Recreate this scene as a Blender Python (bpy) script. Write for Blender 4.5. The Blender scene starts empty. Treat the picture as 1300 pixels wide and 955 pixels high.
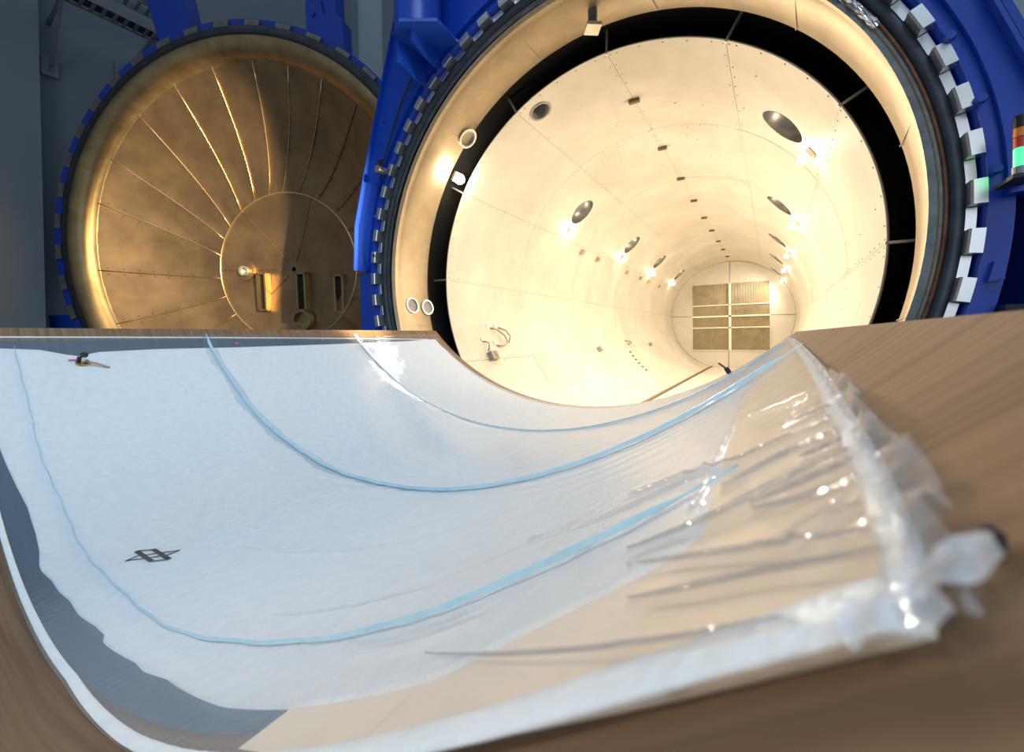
import bpy, bmesh, math, random
import numpy as np
from mathutils import Matrix, Vector
random.seed(7); rng = np.random.default_rng(7)
scene = bpy.context.scene
COL = scene.collection
EZ = 2.5                                   # eye height above the hall floor
R_ = math.radians

# ------------------------------------------------------------------ camera, world, large lights, exposure
YAW, PITCH, ROLL = 0.58079, -0.010293, -0.012553
def cam_axes():
    M = Matrix.Rotation(YAW, 3, 'Z') @ Matrix.Rotation(PITCH, 3, 'X') @ Matrix.Rotation(-ROLL, 3, 'Y')
    return M
_M = cam_axes()
cam = bpy.data.cameras.new('camera'); cam_o = bpy.data.objects.new('camera', cam); COL.objects.link(cam_o)
r_, f_, u_ = _M @ Vector((1, 0, 0)), _M @ Vector((0, 1, 0)), _M @ Vector((0, 0, 1))
cam_o.matrix_world = Matrix(((r_.x, u_.x, -f_.x, 0), (r_.y, u_.y, -f_.y, 0), (r_.z, u_.z, -f_.z, EZ), (0, 0, 0, 1)))
cam.sensor_width = 36.0; cam.lens = 14.0; cam.shift_y = -45.0 / 1300.0
cam.clip_start = 0.01; cam.clip_end = 200
cam.dof.use_dof = True; cam.dof.focus_distance = 2.4; cam.dof.aperture_fstop = 6.3
scene.camera = cam_o

world = bpy.data.worlds.new('world'); scene.world = world; world.use_nodes = True
bg = world.node_tree.nodes['Background']; bg.inputs[0].default_value = (0.68, 0.81, 1.0, 1); bg.inputs[1].default_value = 0.26

def area_light(name, loc, target, sx, sy, energy, color, spread=180):
    l = bpy.data.lights.new(name, 'AREA'); l.shape = 'RECTANGLE'; l.size = sx; l.size_y = sy
    l.energy = energy; l.color = color; l.spread = R_(spread)
    o = bpy.data.objects.new(name, l); COL.objects.link(o); o.location = loc
    o.rotation_euler = (Vector(target) - Vector(loc)).to_track_quat('-Z', 'Y').to_euler()
    return o
# added area light, unseen high overhead, for bluish daylight on the mould
area_light('added_overhead_daylight', (1.5, -2.5, EZ + 8.5), (-3.3, 1.0, EZ - 0.4), 6.0, 5.0, 142, (0.62, 0.83, 1.0), 70)
# added area light behind the camera, daylight for the steel teeth to reflect
area_light('added_rear_daylight', (2.0, -8.5, EZ + 3.0), (1.0, 4.0, EZ + 2.0), 9.0, 6.0, 200, (0.80, 0.91, 1.0))
# added warm spot, unseen on the right, lighting the open door
fl = bpy.data.lights.new('added_door_spot', 'SPOT'); fl.energy = 26000; fl.color = (1.0, 0.74, 0.42); fl.spot_size = R_(35); fl.spot_blend = 0.3; fl.shadow_soft_size = 0.05
flo = bpy.data.objects.new('added_door_spot', fl); COL.objects.link(flo); flo.location = (3.6, 1.75, EZ + 2.6); flo.scale = (0.37, 1.0, 1.0)
flo.rotation_euler = (Vector((-9.2, 3.56, EZ + 1.9)) - Vector(flo.location)).to_track_quat('-Z', 'Y').to_euler()

# second added warm spot, unseen, up on the left behind the camera, shining on the right flank of the mould
f2 = bpy.data.lights.new('added_mould_spot', 'SPOT'); f2.energy = 950; f2.color = (1.0, 0.84, 0.66); f2.spot_size = R_(30); f2.spot_blend = 1.0; f2.shadow_soft_size = 0.25
f2o = bpy.data.objects.new('added_mould_spot', f2); COL.objects.link(f2o); f2o.location = (-4.5, -4.2, EZ + 4.2)
f2o.rotation_euler = (Vector((0.1, 0.35, EZ)) - Vector(f2o.location)).to_track_quat('-Z', 'Y').to_euler()

scene.view_settings.view_transform = 'Standard'; scene.view_settings.look = 'None'
scene.view_settings.exposure = 0.0; scene.view_settings.gamma = 1.0; scene.view_settings.use_curve_mapping = False

# ------------------------------------------------------------------ materials
def mat(name, c1, c2=None, rough=0.5, metal=0.0, scale=4.0, bump=0.0, bscale=60.0, stretch=None, emit=None, estr=0.0, rough2=None, detail=4.0, spec=0.5):
    m = bpy.data.materials.new(name); m.use_nodes = True; nt = m.node_tree; N = nt.nodes; L = nt.links
    b = N['Principled BSDF']; b.inputs['Roughness'].default_value = rough; b.inputs['Metallic'].default_value = metal
    b.inputs['Specular IOR Level'].default_value = spec
    b.inputs['Base Color'].default_value = (*c1, 1)
    if c2 is not None or bump > 0 or rough2 is not None:
        tc = N.new('ShaderNodeTexCoord'); mp = N.new('ShaderNodeMapping')
        if stretch: mp.inputs['Scale'].default_value = stretch
        L.new(tc.outputs['Object'], mp.inputs['Vector'])
        nz = N.new('ShaderNodeTexNoise'); nz.inputs['Scale'].default_value = scale; nz.inputs['Detail'].default_value = detail; nz.inputs['Roughness'].default_value = 0.6
        L.new(mp.outputs['Vector'], nz.inputs['Vector'])
        if c2 is not None:
            rp = N.new('ShaderNodeValToRGB'); rp.color_ramp.elements[0].position = 0.32; rp.color_ramp.elements[1].position = 0.68
            rp.color_ramp.elements[0].color = (*c1, 1); rp.color_ramp.elements[1].color = (*c2, 1)
            L.new(nz.outputs['Fac'], rp.inputs['Fac']); L.new(rp.outputs['Color'], b.inputs['Base Color'])
        if rough2 is not None:
            mr = N.new('ShaderNodeMapRange'); mr.inputs['To Min'].default_value = rough; mr.inputs['To Max'].default_value = rough2
            L.new(nz.outputs['Fac'], mr.inputs['Value']); L.new(mr.outputs['Result'], b.inputs['Roughness'])
        if bump > 0:
            n2 = N.new('ShaderNodeTexNoise'); n2.inputs['Scale'].default_value = bscale; n2.inputs['Detail'].default_value = 3
            L.new(mp.outputs['Vector'], n2.inputs['Vector'])
            bp = N.new('ShaderNodeBump'); bp.inputs['Strength'].default_value = bump; bp.inputs['Distance'].default_value = 0.01
            L.new(n2.outputs['Fac'], bp.inputs['Height']); L.new(bp.outputs['Normal'], b.inputs['Normal'])
    if emit is not None:
        b.inputs['Emission Color'].default_value = (*emit, 1); b.inputs['Emission Strength'].default_value = estr
    return m

def film_mat(name, tint, haze, gloss_min, rough, bump=0.3, bscale=45.0, gloss_max=0.4, dcol=(0.78, 0.87, 0.96)):
    m = bpy.data.materials.new(name); m.use_nodes = True; nt = m.node_tree; N = nt.nodes; L = nt.links
    for n in list(N):
        if n.type != 'OUTPUT_MATERIAL': N.remove(n)
    out = [n for n in N if n.type == 'OUTPUT_MATERIAL'][0]
    tr = N.new('ShaderNodeBsdfTransparent'); tr.inputs[0].default_value = (*tint, 1)
    df = N.new('ShaderNodeBsdfDiffuse'); df.inputs[0].default_value = (*dcol, 1)
    gl = N.new('ShaderNodeBsdfGlossy'); gl.inputs['Roughness'].default_value = rough; gl.inputs[0].default_value = (1, 1, 1, 1)
    m1 = N.new('ShaderNodeMixShader'); m1.inputs[0].default_value = haze
    L.new(tr.outputs[0], m1.inputs[1]); L.new(df.outputs[0], m1.inputs[2])
    fr = N.new('ShaderNodeFresnel'); fr.inputs['IOR'].default_value = 1.35
    mr = N.new('ShaderNodeMapRange'); mr.inputs['To Min'].default_value = gloss_min; mr.inputs['To Max'].default_value = gloss_max
    L.new(fr.outputs[0], mr.inputs['Value'])
    m2 = N.new('ShaderNodeMixShader'); L.new(mr.outputs[0], m2.inputs[0]); L.new(m1.outputs[0], m2.inputs[1]); L.new(gl.outputs[0], m2.inputs[2])
    tc = N.new('ShaderNodeTexCoord'); n2 = N.new('ShaderNodeTexNoise'); n2.inputs['Scale'].default_value = bscale; n2.inputs['Detail'].default_value = 4
    L.new(tc.outputs['Object'], n2.inputs['Vector'])
    bp = N.new('ShaderNodeBump'); bp.inputs['Strength'].default_value = bump; bp.inputs['Distance'].default_value = 0.006
    L.new(n2.outputs['Fac'], bp.inputs['Height']); L.new(bp.outputs[0], gl.inputs['Normal']); L.new(bp.outputs[0], fr.inputs['Normal'])
    L.new(m2.outputs[0], out.inputs[0])
    return m

M = {}
M['liner'] = mat('liner_sheet_steel', (0.54, 0.49, 0.405), (0.66, 0.61, 0.515), 0.5, 0.15, 0.9, 0.04, 6, rough2=0.62)
M['endwall'] = mat('end_wall_sheet', (0.60, 0.56, 0.48), (0.66, 0.62, 0.54), 0.5, 0.1, 1.0)
M['louvre'] = mat('louvre_grille', (0.30, 0.25, 0.15), (0.38, 0.32, 0.2), 0.5, 0.3, 3)
M['bar'] = mat('grille_bar', (0.85, 0.78, 0.62), None, 0.5)
M['backing'] = mat('liner_joint_backing', (0.22, 0.16, 0.09), None, 0.7)
M['rivet'] = mat('rivet_heads', (0.16, 0.11, 0.07), None, 0.5, 0.4)
M['collar'] = mat('collar_sheet', (0.33, 0.25, 0.15), (0.44, 0.345, 0.215), 0.44, 0.6, 2.2, 0.06, 14, rough2=0.5)
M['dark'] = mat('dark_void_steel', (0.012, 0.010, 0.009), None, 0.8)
M['seal_grey'] = mat('flange_grey_steel', (0.10, 0.115, 0.12), (0.2, 0.22, 0.22), 0.42, 0.6, 6, 0.05, 30)
M['rust'] = mat('rusty_seal_ring', (0.15, 0.06, 0.03), (0.28, 0.13, 0.07), 0.6, 0.3, 9)
M['rubber'] = mat('black_rubber_seal', (0.02, 0.022, 0.026), None, 0.5)
M['flange'] = mat('dark_flange_face', (0.045, 0.055, 0.07), (0.08, 0.09, 0.1), 0.4, 0.5, 5)
M['tooth'] = mat('milled_steel', (0.78, 0.77, 0.75), (0.88, 0.88, 0.87), 0.24, 0.9, 2, rough2=0.34)
M['tooth_dull'] = mat('greased_steel', (0.20, 0.18, 0.16), (0.34, 0.31, 0.28), 0.4, 0.6, 7)
M['blue'] = mat('blue_paint', (0.007, 0.062, 0.47), (0.009, 0.072, 0.54), 0.32, 0.0, 2.0, 0.02, 20)
M['blue2'] = mat('blue_paint_satin', (0.010, 0.065, 0.47), None, 0.45)
M['gold'] = mat('gold_tinted_sheet', (0.30, 0.20, 0.105), (0.42, 0.285, 0.15), 0.36, 0.9, 1.5, 0.05, 5, rough2=0.5)
M['goldrim'] = mat('gold_rim_sheet', (0.36, 0.25, 0.11), (0.52, 0.38, 0.19), 0.32, 0.85, 2.5, 0.12, 9, rough2=0.5)
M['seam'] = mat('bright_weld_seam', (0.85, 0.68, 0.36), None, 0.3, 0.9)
M['wall'] = mat('painted_wall', (0.28, 0.34, 0.375), (0.31, 0.37, 0.405), 0.85, 0, 0.7)
M['wall_light'] = mat('pale_wall_panel', (0.58, 0.70, 0.74), (0.62, 0.74, 0.78), 0.8, 0, 0.7)
M['floor'] = mat('hall_floor', (0.16, 0.16, 0.15), (0.2, 0.2, 0.19), 0.6, 0, 1.2)
M['tray'] = mat('galvanised_tray', (0.30, 0.34, 0.36), (0.36, 0.4, 0.42), 0.5, 0.5, 5)
M['mould'] = mat('brown_tool_steel', (0.18, 0.112, 0.066), (0.29, 0.19, 0.118), 0.55, 0.4, 1.5, 0.05, 6, stretch=(0.7, 40.0, 0.7), rough2=0.66, spec=0.1)
M['frame_steel'] = mat('trolley_steel', (0.09, 0.09, 0.1), None, 0.6, 0.4)
M['fleece'] = mat('white_breather_fleece', (0.74, 0.77, 0.79), (0.82, 0.83, 0.84), 0.85, 0, 30.0, 0.35, 240)
M['ply'] = mat('beige_peel_ply', (0.84, 0.69, 0.52), (0.92, 0.78, 0.61), 0.6, 0, 8, 0.1, 120)
M['film'] = film_mat('clear_bag_film', (0.98, 0.985, 0.99), 0.052, 0.04, 0.06, 0.2, 45.0, 0.5)
M['blue_sheen'] = film_mat('painted_blue_sheen', (0.45, 0.60, 0.82), 0.22, 0.03, 0.2, 0.1, 30, 0.3, (0.28, 0.42, 0.62))
M['wrinkle_shade'] = film_mat('grey_wrinkle_shade', (0.80, 0.83, 0.87), 0.22, 0.06, 0.15, 0.2, 60, 0.4, (0.40, 0.43, 0.48))
M['film_edge'] = film_mat('loose_film_edge', (0.95, 0.96, 0.97), 0.2, 0.05, 0.12, 0.3, 80, 0.5)
M['film_fold'] = film_mat('folded_bag_film', (0.99, 0.995, 1.0), 0.03, 0.015, 0.12, 0.4, 30, 0.2)
M['pleat'] = mat('pale_blue_pleat_tape', (0.36, 0.58, 0.70), (0.46, 0.66, 0.76), 0.35, 0, 20)
M['tape'] = mat('whitish_sealant_tape', (0.70, 0.76, 0.80), (0.80, 0.84, 0.87), 0.4, 0, 15, 0.25, 120)
M['tape_blue'] = film_mat('translucent_bluish_tape', (0.90, 0.94, 0.98), 0.45, 0.05, 0.15, 0.9, 120)
M['black'] = mat('black_sealant', (0.01, 0.011, 0.014), None, 0.45)
M['ink'] = mat('black_ink', (0.008, 0.009, 0.012), None, 0.7)
M['brass'] = mat('brass', (0.5, 0.36, 0.16), None, 0.3, 0.9)
M['pink'] = mat('pink_tape', (0.75, 0.12, 0.35), None, 0.6)
M['redmark'] = mat('red_marker', (0.75, 0.12, 0.16), None, 0.7)
M['chrome'] = mat('bright_metal', (0.75, 0.75, 0.74), None, 0.2, 0.95)
M['duct'] = mat('bright_duct_metal', (0.62, 0.58, 0.5), (0.75, 0.72, 0.66), 0.3, 0.7, 3)
M['sleeve'] = mat('grey_duct_sleeve', (0.26, 0.25, 0.23), (0.34, 0.33, 0.31), 0.35, 0.7, 3)
M['greybox'] = mat('grey_terminal_box', (0.30, 0.28, 0.27), None, 0.5)
M['cable'] = mat('beige_cable', (0.42, 0.32, 0.22), None, 0.6)
M['bulb'] = mat('warm_bulb_glow', (1, 0.9, 0.7), None, 0.4, emit=(1.0, 0.88, 0.68), estr=60)
M['sig_green'] = mat('lit_green_lens', (0.03, 0.4, 0.15), None, 0.3, emit=(0.10, 1.0, 0.34), estr=1.3)
M['sig_red'] = mat('red_lens', (0.75, 0.05, 0.03), None, 0.25)
M['sig_orange'] = mat('orange_lens', (0.9, 0.28, 0.04), None, 0.25)

# ------------------------------------------------------------------ helpers
ORG = {}
def thing(name, label, cat, org, group=None):
    o = bpy.data.objects.new(name, None); COL.objects.link(o); o.empty_display_size = 0.2
    o.location = org; ORG[o.name] = Vector(org); o['label'] = label; o['category'] = cat
    if group: o['group'] = group
    return o
def link(name, me, m, parent=None, smooth=False, org=None):
    o = bpy.data.objects.new(name, me); COL.objects.link(o)
    if m and not me.materials: me.materials.append(M[m])
    if smooth: me.shade_smooth()
    if parent: o.parent = parent; ORG[o.name] = ORG[parent.name]
    return o
def mk(name, v, f, m, parent=None, smooth=False, org=None, local=False):
    """v in eye coordinates (camera at the origin, z up)"""
    v = np.asarray(v, float).reshape(-1, 3)
    if not local:
        base = ORG[parent.name] if parent else Vector(org or (0, 0, 0))
        v = v + np.array([-base.x, -base.y, EZ - base.z])
    me = bpy.data.meshes.new(name); me.from_pydata(v.tolist(), [], [tuple(int(i) for i in q) for q in f]); me.validate(); me.update()
    o = link(name, me, m, parent, smooth)
    if not parent:
        o.location = org or (0, 0, 0); ORG[o.name] = Vector(org or (0, 0, 0))
    return o
def tag(o, label, cat, group=None):
    o['label'] = label; o['category'] = cat
    if group: o['group'] = group
    return o
def struct(o): o['kind'] = 'structure'; return o
class MB:
    def __init__(s): s.v = []; s.f = []
    def add(s, v, f):
        n = len(s.v); s.v += [tuple(p) for p in np.asarray(v, float).reshape(-1, 3)]; s.f += [tuple(i + n for i in q) for q in f]; return s
    def box(s, a, b):
        x0, y0, z0 = a; x1, y1, z1 = b
        return s.add([(x0, y0, z0), (x1, y0, z0), (x1, y1, z0), (x0, y1, z0), (x0, y0, z1), (x1, y0, z1), (x1, y1, z1), (x0, y1, z1)],
                     [(0, 3, 2, 1), (4, 5, 6, 7), (0, 1, 5, 4), (1, 2, 6, 5), (2, 3, 7, 6), (3, 0, 4, 7)])
    def obox(s, c, ax, half):                      # oriented box: axes rows, half sizes
        c = np.array(c, float); ax = np.array(ax, float); h = half; v = []
        for k in (-1, 1):
            for i, j in ((-1, -1), (1, -1), (1, 1), (-1, 1)):
                v.append(c + ax[0] * i * h[0] + ax[1] * j * h[1] + ax[2] * k * h[2])
        return s.add(v, [(0, 3, 2, 1), (4, 5, 6, 7), (0, 1, 5, 4), (1, 2, 6, 5), (2, 3, 7, 6), (3, 0, 4, 7)])
    def tube(s, pts, r, seg=8, cap=True):
        pts = [Vector(p) for p in pts]; n = len(pts); rr = r if isinstance(r, (list, tuple)) else [r] * n; rings = []; prev = None
        for i, p in enumerate(pts):
            d = (pts[min(i + 1, n - 1)] - pts[max(i - 1, 0)]).normalized()
            a = prev if prev is not None else (Vector((0, 0, 1)) if abs(d.z) < 0.9 else Vector((1, 0, 0)))
            a = (a - d * a.dot(d)).normalized(); b = d.cross(a); prev = a
            rings.append([p + (a * math.cos(2 * math.pi * k / seg) + b * math.sin(2 * math.pi * k / seg)) * rr[i] for k in range(seg)])
        v = [q for ring in rings for q in ring]; f = []
        for i in range(n - 1):
            for k in range(seg): f.append((i * seg + k, i * seg + (k + 1) % seg, (i + 1) * seg + (k + 1) % seg, (i + 1) * seg + k))
        if cap: f += [tuple(range(seg))[::-1], tuple(range((n - 1) * seg, n * seg))]
        return s.add(v, f)
    def prism(s, poly, d0, d1, fr=None):            # polygon (x,z) extruded along y d0..d1
        n = len(poly); v = [(x, d0, z) for x, z in poly] + [(x, d1, z) for x, z in poly]
        return s.add(v, [tuple(range(n)), tuple(range(2 * n - 1, n - 1, -1))] + [(i, i + n, (i + 1) % n + n, (i + 1) % n) for i in range(n)])
    def lathe(s, c, prof, a0=0, a1=360, seg=96, closed=False):   # around an axis along y through (cx, cz); prof [(y, r)]
        full = abs(a1 - a0 - 360) < 1e-6; na = seg if full else seg + 1; m = len(prof); v = []
        for k in range(na):
            a = R_(a0 + (a1 - a0) * k / seg); ca, sa = math.cos(a), math.sin(a)
            v += [(c[0] + r * ca, y, c[1] + r * sa) for y, r in prof]
        f = []
        for k in range(seg):
            k2 = (k + 1) % na
            for j in range(m - 1 + (1 if closed else 0)):
                j2 = (j + 1) % m
                f.append((k * m + j, k2 * m + j, k2 * m + j2, k * m + j2))
        if closed and not full: f += [tuple(range(m)), tuple((na - 1) * m + j for j in range(m))[::-1]]
        return s.add(v, f)
    def grid(s, P, flip=False):
        a, b = P.shape[:2]; f = []
        for i in range(a - 1):
            for j in range(b - 1):
                q = (i * b + j, i * b + j + 1, (i + 1) * b + j + 1, (i + 1) * b + j); f.append(q[::-1] if flip else q)
        return s.add(P.reshape(-1, 3), f)
    def obj(s, name, m, parent=None, smooth=False, org=None, local=False): return mk(name, s.v, s.f, m, parent, smooth, org, local)
def smooth_by_angle(o, deg=35):
    me = o.data; me.shade_smooth(); me.set_sharp_from_angle(angle=R_(deg))

# ------------------------------------------------------------------ the hall
FL = -EZ
struct(MB().box((-15, -9, FL - .3), (9, 26, FL)).obj('floor', 'floor'))
struct(MB().box((-14.3, -9, FL), (-14, 9.8, 14)).obj('wall_left', 'wall'))
struct(MB().box((-14, -9, FL), (-13.5, 1.72, 14)).obj('trim_1', 'wall'))
struct(MB().box((-14.3, 9.8, FL), (-5.45, 10.1, 14)).obj('wall_back', 'wall_light'))
struct(MB().box((-14, 9.55, FL), (-13.35, 9.8, 14)).obj('trim_2', 'wall'))
struct(MB().box((-11.75, 9.62, FL), (-5.6, 9.8, 14)).obj('trim_3', 'wall'))
struct(MB().box((1.6, 9.8, FL), (9, 10.1, 14)).obj('wall_right', 'wall_light'))
struct(MB().box((-5.45, 9.8, 4.6), (1.6, 10.1, 14)).obj('wall_header', 'wall_light'))

# cable trays high along the left wall
for i, (x0, x1, z, lab) in enumerate(((-12.9, -12.45, 7.45, 'perforated galvanised cable tray high above the open door, nearest the wall'),
                                      (-12.0, -11.6, 7.45, 'perforated galvanised cable tray high above the open door, farther from the wall'))):
    t = thing('cable_tray', lab, 'cable tray', (x0, 0, EZ + z), 'cable trays above the door')
    MB().box((x0, -1.5, z), (x0 + .02, 9.3, z + .16)).obj('side_rail', 'tray', t)
    MB().box((x1 - .02, -1.5, z), (x1, 9.3, z + .16)).obj('side_rail', 'tray', t)
    rung = MB().box((x0 + .02, 0, z), (x1 - .02, .06, z + .02)).obj('rung', 'tray', t)
    rung.location.y = -1.4
    for k in range(1, 60):
        r = rung.copy(); COL.objects.link(r); r.location.y = -1.4 + k * .18
for yy, lab in ((1.9, 'left wall bracket carrying the cable trays, beside the grey pilaster'), (3.4, 'middle wall bracket carrying the cable trays, above the left of the door'), (6.0, 'right wall bracket carrying the cable trays, beside the blue swing arm')):
    z = 7.43; t = thing('tray_bracket', lab, 'bracket', (-13.99, yy, EZ + z - 1.2), 'wall brackets of the cable trays')
    MB().box((-13.99, yy, z - .08), (-11.6, yy + .07, z)).obj('arm', 'tray', t)
    MB().obox((-13.2, yy + .035, z - .62), ((.77, 0, .64), (0, 1, 0), (-.64, 0, .77)), (.80, .03, .03)).obj('brace', 'tray', t)
    MB().box((-13.99, yy - .1, z - 1.28), (-13.93, yy + .17, z - .86)).obj('wall_plate', 'tray', t)
tag(MB().box((-13.99, 3.02, 6.3), (-13.9, 3.2, 7.15)).box((-13.98, 3.08, 4.6), (-13.92, 3.14, 6.3)).obj('conduit', 'tray', None, False, (-14, 3.1, EZ + 6.5)), 'thin vertical metal conduit with channel on the left wall above the door', 'conduit')
mb = MB()
for k in range(3): mb.tube([(-12.8 + k * .1, -1.4, 7.52), (-12.8 + k * .1, 9.2, 7.52)], .035, 6)
tag(mb.obj('cable_bundle', 'rubber', None, True, (-12.7, 0, EZ + 7.5)), 'dark cables lying in the cable tray near the left wall', 'cable')

# ------------------------------------------------------------------ the autoclave
CX, CZ = -1.964, 0.953; RL = 2.9; Y0, Y1 = 5.313, 24.15
FX = -2.05
ac = thing('autoclave', 'huge blue autoclave with a brightly lit cream cylindrical chamber and toothed locking ring', 'autoclave', (CX, 4.2, 0))
# outer shell and dark annular gap
MB().lathe((CX, CZ), [(4.34, 3.12), (4.34, 3.27), (25.2, 3.27), (25.2, 0.02)], seg=72).obj('shell', 'blue2', ac, True)
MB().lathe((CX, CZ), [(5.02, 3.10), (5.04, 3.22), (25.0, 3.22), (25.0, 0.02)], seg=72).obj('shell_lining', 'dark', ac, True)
# collar (neck) between mouth and liner
col = MB().lathe((CX, CZ - .02), [(4.16, 2.985), (4.20, 2.955), (4.235, 2.955), (4.25, 2.975), (4.30, 2.975), (4.32, 2.965), (4.95, 3.03), (5.0, 3.06), (5.0, 3.1), (4.3, 3.1)], seg=144).obj('collar', 'collar', ac); smooth_by_angle(col)
for k in range(12):        # joint strips of the collar
    a = R_(30 * k + 14); ca, sa = math.cos(a), math.sin(a)
    MB().obox((CX + 2.992 * ca, 4.63, CZ - .02 + 2.992 * sa), ((-sa, 0, ca), (0.07 * ca, 1, 0.07 * sa), (ca, 0, sa)), (.004, .30, .003)).obj('joint_strip', 'collar', col)
# flange face and seals
fl_ = MB().lathe((FX + .03, CZ - .005), [(4.17, 2.985), (4.17, 3.035), (4.20, 3.04), (4.20, 3.19), (4.36, 3.19)], seg=144).obj('flange', 'seal_grey', ac); smooth_by_angle(fl_)
sr = MB().lathe((FX + .05, CZ - .005), [(4.205, 3.045), (4.185, 3.055), (4.185, 3.07), (4.205, 3.08)], seg=144).obj('seal_ring', 'rust', fl_, True)
MB().lathe((FX + .03, CZ - .005), [(4.196, 3.095), (4.17, 3.105), (4.165, 3.16), (4.18, 3.185), (4.20, 3.19)], seg=144).obj('rubber_seal', 'flange', fl_, True)
MB().lathe((FX + .05, CZ - .005), [(4.206, 3.02), (4.19, 3.025), (4.206, 3.032)], seg=144).obj('inner_seal', 'rubber', fl_, True)
# crumpled foil tucked in at the top right of the seal
P = np.zeros((28, 7, 3))
for i in range(28):
    for j in range(7):
        a = R_(28 + 24 * i / 27); r = 2.965 + .055 * j / 6; d = .012 * math.sin(i * 2.3 + j) * math.sin(j * 1.7 + i * .6) + .008 * rng.standard_normal()
        P[i, j] = (CX + r * math.cos(a), 4.155 + d, CZ + r * math.sin(a))
MB().grid(P).obj('foil_strip', 'chrome', ac)
# locking teeth: 60 on the flange and 60 on the locking ring, 6 degrees apart
def tooth_mesh(name, r0, r1, y0, y1, da, chamfer, m):
    v = []; f = []; n = 3
    for k in range(n + 1):
        a = R_(-da + 2 * da * k / n)
        for y, r in ((y0, r0 + chamfer), (y0, r1), (y1, r1), (y1, r0), (y0 + chamfer, r0)):
            v.append((r * math.cos(a), y, r * math.sin(a)))
    for k in range(n):
        for j in range(5): f.append((k * 5 + j, (k + 1) * 5 + j, (k + 1) * 5 + (j + 1) % 5, k * 5 + (j + 1) % 5))
    f += [tuple(range(5)), tuple(n * 5 + j for j in range(5))[::-1]]
    me = bpy.data.meshes.new(name); me.from_pydata(v, [], f); me.update()
    bm = bmesh.new(); bm.from_mesh(me); bmesh.ops.recalc_face_normals(bm, faces=bm.faces); bm.to_mesh(me); bm.free()
    me.materials.append(M[m]); return me
lock = MB().lathe((FX, CZ), [(4.36, 3.285), (4.125, 3.285), (4.11, 3.295), (4.11, 3.42), (4.36, 3.42)], seg=144, closed=True).obj('locking_ring', 'blue', ac); smooth_by_angle(lock)
tm1 = tooth_mesh('flange_tooth', 3.185, 3.262, 4.175, 4.36, 1.42, .004, 'tooth')
tm2 = tooth_mesh('lock_tooth', 3.205, 3.285, 4.075, 4.36, 1.5, .012, 'tooth')
base = ORG[ac.name]
for k in range(60):
    for me, a, par, nm in ((tm1, 6.07 * 0 + 6 * k + 3.2, fl_, 'flange_tooth'), (tm2, 6 * k + 0.2, lock, 'lock_tooth')):
        o = bpy.data.objects.new(nm, me); COL.objects.link(o); o.parent = par
        o.location = (FX - base.x, -base.y, CZ + EZ - base.z); o.rotation_euler = (0, -R_(a), 0)
# blue front frame: upper plates left and right with a round cut-out, set-back lower housings
def ring_arc(a0, a1, r, n=40): return [(FX + r * math.cos(R_(a0 + (a1 - a0) * k / n)), CZ + r * math.sin(R_(a0 + (a1 - a0) * k / n))) for k in range(n + 1)]
RH = 3.37
left_out = [(-3.6, 6.2), (-4.6, 4.72), (-5.36, 2.6), (-5.62, 1.8), (-5.66, 1.10)]
plate_l = MB().prism(left_out + [(-5.40, 1.06)] + ring_arc(178.2, 92, RH), 4.06, 4.10)
pl = plate_l.obj('front_plate', 'blue', ac)
right_out = [(-.4, 6.2), (.55, 4.6), (1.03, 3.1), (1.24, 2.17), (1.42, 1.62), (1.55, 0.96)]
plate_r = MB().prism(ring_arc(88, 0.3, RH) + [(1.55, .97)] + right_out[::-1][1:], 4.06, 4.10)
pr = plate_r.obj('front_plate', 'blue', ac)
# side flanges of the front plates
def edge_strip(pts, w, y0, y1, name, par):
    mb = MB()
    for a, b in zip(pts[:-1], pts[1:]):
        a, b = np.array(a), np.array(b); d = (b - a) / np.linalg.norm(b - a); n = np.array([-d[1], d[0]])
        q = [a + n * w, a - n * w, b - n * w, b + n * w]
        mb.prism([tuple(p) for p in q], y0, y1)
    return mb.obj(name, 'blue2', par)
edge_strip(left_out, .012, 3.99, 4.5, 'side_flange', pl)
edge_strip(right_out, .012, 3.97, 4.5, 'side_flange', pr)
edge_strip([(x + .07, z + .02) for x, z in right_out], .02, 4.05, 4.4, 'cover_rail', pr)
for x, z in ((1.016, 2.065), (1.157, 1.582), (1.225, 1.087), (.82, 2.75)):
    MB().tube([(x * 1.03, 4.06, z), (x * 1.03, 4.03, z)], [.035, .028], 10).obj('bolt', 'blue2', pr)
for x, z in ((-5.02, 3.0), (-5.12, 2.4), (-5.20, 1.9), (-5.24, 1.3), (-4.95, 3.3)):
    MB().tube([(x, 4.06, z), (x, 4.04, z)], [.022, .018], 8).obj('bolt', 'blue2', pl)
# lower housings
MB().box((-5.64, 4.10, FL), (-5.28, 4.6, 1.05)).obj('lower_housing', 'blue2', ac)
MB().box((1.44, 4.10, FL), (2.6, 4.9, .93)).obj('lower_housing', 'blue2', ac)
MB().box((1.31, 4.00, .905), (2.2, 4.5, .95)).obj('ledge', 'blue', ac)
MB().box((1.28, 3.98, .12), (1.45, 4.12, .17)).obj('hinge_pin_block', 'black', ac)
for x, z in ((1.255, .47),):
    MB().prism([(x, z), (x + .05, z - .12), (x - .03, z - .14)], 4.05, 4.13).obj('wedge', 'blue', ac)
MB().box((-5.9, 4.2, FL), (-5.3, 9.0, FL + .35)).obj('saddle', 'blue2', ac)
MB().box((1.0, 4.2, FL), (1.7, 9.0, FL + .35)).obj('saddle', 'blue2', ac)
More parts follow.
